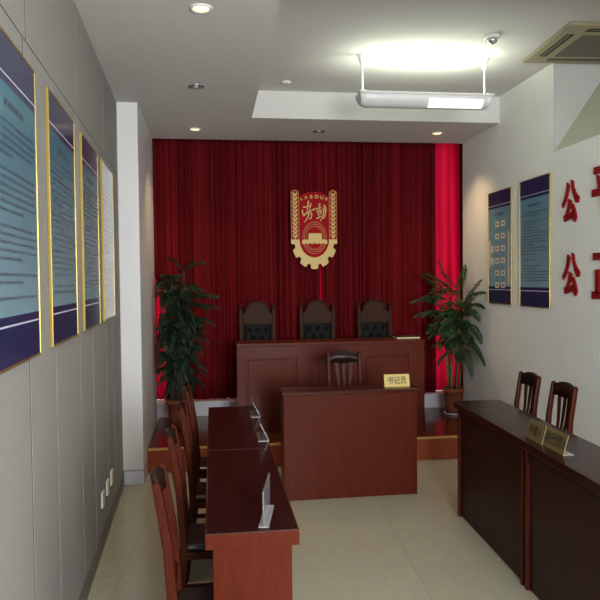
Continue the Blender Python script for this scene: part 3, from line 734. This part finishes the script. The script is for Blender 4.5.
# ------------------------------------------------------------------ potted palms
def palm(name, loc, label, leafm, canem, canes, seed, xlim, pot_r=.102, pot_h=.25, saucer=True, lwid=.0042):
    r = random.Random(seed)
    t = thing(name, label, 'potted plant', loc)
    z0 = .012 if saucer else 0
    pt = MB().lathe([(pot_r * .70, z0), (pot_r * .80, z0 + .10), (pot_r * .92, z0 + pot_h - .04), (pot_r, z0 + pot_h - .04), (pot_r * 1.03, z0 + pot_h), (pot_r * .92, z0 + pot_h), (pot_r * .88, z0 + pot_h - .03)], n=32).build('pot', M['pot'], t)
    MB().lathe([(pot_r * .87, z0 + pot_h - .035), (pot_r * .5, z0 + pot_h - .026), (.004, z0 + pot_h - .022)], n=24).build('soil', M['soil'], t)
    if saucer: MB().lathe([(pot_r * .80, 0), (pot_r * .95, .020), (pot_r * .90, .022), (pot_r * .76, .011)], n=32).build('saucer', M['saucer'], t)
    fol = MB()
    def clamp(p_):
        x = min(max(p_.x, xlim[0] - loc[0]), xlim[1] - loc[0]); return Vector((x, min(p_.y, .22), p_.z))
    def frond(p0, az, el, ln, droop, nl, lw):
        p_ = Vector(p0); d = Vector((math.cos(az) * math.cos(el), math.sin(az) * math.cos(el), math.sin(el))); n = nl; step = ln / n; pts = [p_.copy()]
        for i in range(n):
            d = (d + Vector((0, 0, -droop / n))).normalized(); p_ = clamp(p_ + d * step); pts.append(p_.copy())
        fol.tube(pts, [.0028 * (1 - .7 * i / n) for i in range(n + 1)], 4)
        for i in range(2, n + 1):
            dd = (pts[i] - pts[i - 1]); dd = dd.normalized() if dd.length > 1e-6 else d; side = dd.cross(Vector((0, 0, 1)))
            side = side.normalized() if side.length > 1e-5 else Vector((1, 0, 0)); q = i / n
            L_ = lw * (math.sin(PI * min(1, .18 + .80 * q)) ** .7 + .15) * r.uniform(.85, 1.1)
            for s_ in (-1, 1):
                dirn = (dd * (.75 + .5 * q) + side * s_ * (1.0 - .45 * q) + Vector((0, 0, -.35 + r.uniform(-.15, .15)))).normalized()
                a = pts[i]; mid = clamp(a + dirn * L_ * .5 + Vector((0, 0, .004))); tip = clamp(a + dirn * L_ + Vector((0, 0, -.22 * L_)))
                wv = dirn.cross(Vector((0, 0, 1))).normalized() * (lwid + .003 * r.random()); up_ = Vector((0, 0, .004))
                va = fol.bm.verts.new(a); m1 = fol.bm.verts.new(mid + wv + up_); m2 = fol.bm.verts.new(mid - up_); m3 = fol.bm.verts.new(mid - wv + up_); vt = fol.bm.verts.new(tip)
                for tri in ((va, m1, m2), (va, m2, m3), (m1, vt, m2), (m2, vt, m3)): fol.bm.faces.new(tri)
    for (bx_, by_, tx, ty, h, fr) in canes:
        b0 = Vector((bx_, by_, z0 + pot_h - .04)); tp = Vector((tx, ty, h)); mid = (b0 + tp) / 2 + Vector((r.uniform(-.02, .02), r.uniform(-.02, .02), 0))
        pts = [b0 * (1 - u) ** 2 + mid * 2 * u * (1 - u) + tp * u * u for u in [i / 8 for i in range(9)]]
        MB().tube(pts, [.0075 - .0035 * i / 8 for i in range(9)], 8).build('cane', canem, t)
        for (hz, az, el, ln, dr, lw) in fr:
            u = (hz - b0.z) / (h - b0.z); u = max(0, min(1, u)); k = min(7, int(u * 8)); w2 = u * 8 - k
            frond(pts[k] * (1 - w2) + pts[k + 1] * w2, math.radians(az), math.radians(el), ln, dr, max(9, int(ln / .0125)), lw)
    fol.build('foliage', leafm, t, fix=False)
    return t
rr = random.Random(11)
cR = []
for n_, (bx_, by_, tx, ty, h) in enumerate(((-.05, .0, -.12, -.02, 1.20), (-.02, .03, -.07, -.05, 1.30), (.02, -.03, .0, -.10, 1.22), (.045, .02, .035, -.06, 1.24), (.0, .05, -.02, .04, 1.10), (.05, -.03, .06, -.16, 1.08), (-.04, -.04, -.06, -.12, .98), (.03, .04, .05, .0, 1.0), (-.03, .0, -.10, .0, 1.02), (.01, -.05, .02, -.14, .92))):
    fr = []
    for k in range(11):
        hz = h * rr.uniform(.62, 1.0); az = rr.choice([rr.uniform(150, 240), rr.uniform(210, 290), rr.uniform(250, 290), rr.uniform(160, 200)])
        fr.append((hz, az, rr.uniform(15, 72), rr.uniform(.14, .27), rr.uniform(.8, 2.2), rr.uniform(.055, .085)))
    cR.append((bx_, by_, tx, ty, h, fr))
cR[1][5].extend([(1.28, 165, 74, .26, .5, .07), (1.24, 182, 55, .27, .9, .07)]); cR[0][5].append((1.18, 172, 60, .30, .8, .08)); cR[3][5].extend([(1.22, 275, 66, .26, .7, .07), (1.2, 285, 75, .28, .6, .07)])
cR[5][5].extend([(.72, 274, 22, .52, 1.5, .08), (.86, 268, 30, .52, 1.5, .08), (.98, 264, 34, .52, 1.3, .08), (1.05, 272, 48, .48, 1.1, .08), (1.05, 280, 58, .44, .9, .08), (1.0, 290, 44, .46, 1.3, .08), (.66, 262, 10, .46, 1.6, .075)])
cR[0][5].extend([(1.02, 178, 15, .30, .8, .08), (1.12, 172, 25, .32, .9, .08)])
palm('potted_palm', (2.352, 6.33, ZP), 'feathery green potted palm in front of the bright curtain strip by the right wall', M['leaf'], M['cane'], cR, 5, (1.5, 2.445))
rr = random.Random(23)
cL = []
for bx_, by_, tx, ty, h in ((-.05, .0, -.10, .0, 1.26), (-.03, -.03, -.07, -.05, 1.34), (.02, .03, -.02, .02, 1.40), (.04, -.02, .08, -.03, 1.42), (.0, -.05, .03, -.10, 1.22), (.05, .03, .12, .05, 1.24), (-.02, .05, -.04, .05, 1.12), (-.05, -.03, -.09, -.07, 1.06), (.02, -.04, .05, -.06, 1.0), (-.04, .02, -.07, .0, .92), (.04, .0, .10, .0, .9)):
    fr = []
    for k in range(17):
        q = rr.random() ** .7; hz = h * (.42 + .58 * q); az = rr.choice([rr.uniform(200, 300), rr.uniform(170, 340), rr.uniform(250, 380), rr.uniform(330, 380)])
        fr.append((hz, az, rr.uniform(5, 76), rr.uniform(.15, .26), rr.uniform(1.0, 2.6), rr.uniform(.055, .085)))
    cL.append((bx_, by_, tx, ty, h, fr))
cL[3][5].extend([(1.42, 350, 55, .22, 1.2, .07), (1.42, 200, 66, .2, 1.2, .07), (1.1, 350, 22, .34, .8, .08), (1.18, 340, 30, .34, .9, .08)])
cL[5][5].extend([(1.15, 0, 40, .28, 1.2, .08), (1.0, 345, 20, .28, 1.2, .08)])
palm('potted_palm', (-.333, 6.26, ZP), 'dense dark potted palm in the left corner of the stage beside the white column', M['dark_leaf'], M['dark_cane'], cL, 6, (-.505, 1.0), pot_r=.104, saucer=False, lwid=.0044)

# ------------------------------------------------------------------ light
def area(name, loc, rot, sx, sy, power, color):
    l = bpy.data.lights.new(name, 'AREA'); l.shape = 'RECTANGLE'; l.size = sx; l.size_y = sy; l.energy = power; l.color = color
    o = bpy.data.objects.new(name, l); COL.objects.link(o); o.location = loc; o.rotation_euler = rot; return o
area('daylight_back_window', (1.05, 7.5, 1.7), (PI / 2, 0, PI), 3.6, 2.5, 70, (.95, .97, 1.0))
area('added_front_daylight', (1.05, -1.95, 1.65), (PI / 2, 0, 0), 1.46, 1.45, 325, (.97, .98, 1.0))  # added light from behind the camera, set at the unseen window
area('fluorescent_uplight', (1.505, 4.6, ZT - .262), (PI, 0, 0), .84, .09, 7.5, (.93, 1.0, .80))
for i, (x, y) in enumerate(((-.034, 3.345), (-.129, 5.991), (2.07, 5.971))):
    l = bpy.data.lights.new('downlight_beam', 'SPOT'); l.energy = 36; l.color = (1, .66, .36); l.spot_size = math.radians(105); l.spot_blend = .8; l.shadow_soft_size = .035
    o = bpy.data.objects.new('downlight_beam', l); COL.objects.link(o); o.location = (x, y, ZC - .02)
wd = bpy.data.worlds.new('World'); sc.world = wd; wd.use_nodes = True
bg = wd.node_tree.nodes['Background']; bg.inputs[0].default_value = (.75, .85, 1, 1); bg.inputs[1].default_value = 1.0

# ------------------------------------------------------------------ camera
ps, th, ro = map(math.radians, (7.477, 1.766, -.6055))
F = Vector((math.sin(ps) * math.cos(th), math.cos(ps) * math.cos(th), -math.sin(th)))
R = Vector((math.cos(ps), -math.sin(ps), 0)); U = R.cross(F)
R, U = R * math.cos(ro) + U * math.sin(ro), -R * math.sin(ro) + U * math.cos(ro)
cd = bpy.data.cameras.new('Camera'); cam = bpy.data.objects.new('Camera', cd); COL.objects.link(cam)
mw = Matrix.Identity(4)
for i in range(3): mw[i][0] = R[i]; mw[i][1] = U[i]; mw[i][2] = -F[i]
mw[0][3], mw[1][3], mw[2][3] = 0, 0, 1.54
cam.matrix_world = mw
cd.sensor_fit = 'HORIZONTAL'; cd.sensor_width = 36; cd.lens = 668.37 / 600 * 36; cd.clip_start = .05
sc.camera = cam
vs = sc.view_settings
vs.view_transform = 'Standard'; vs.look = 'None'; vs.exposure = 0.0; vs.gamma = 1; vs.use_curve_mapping = False
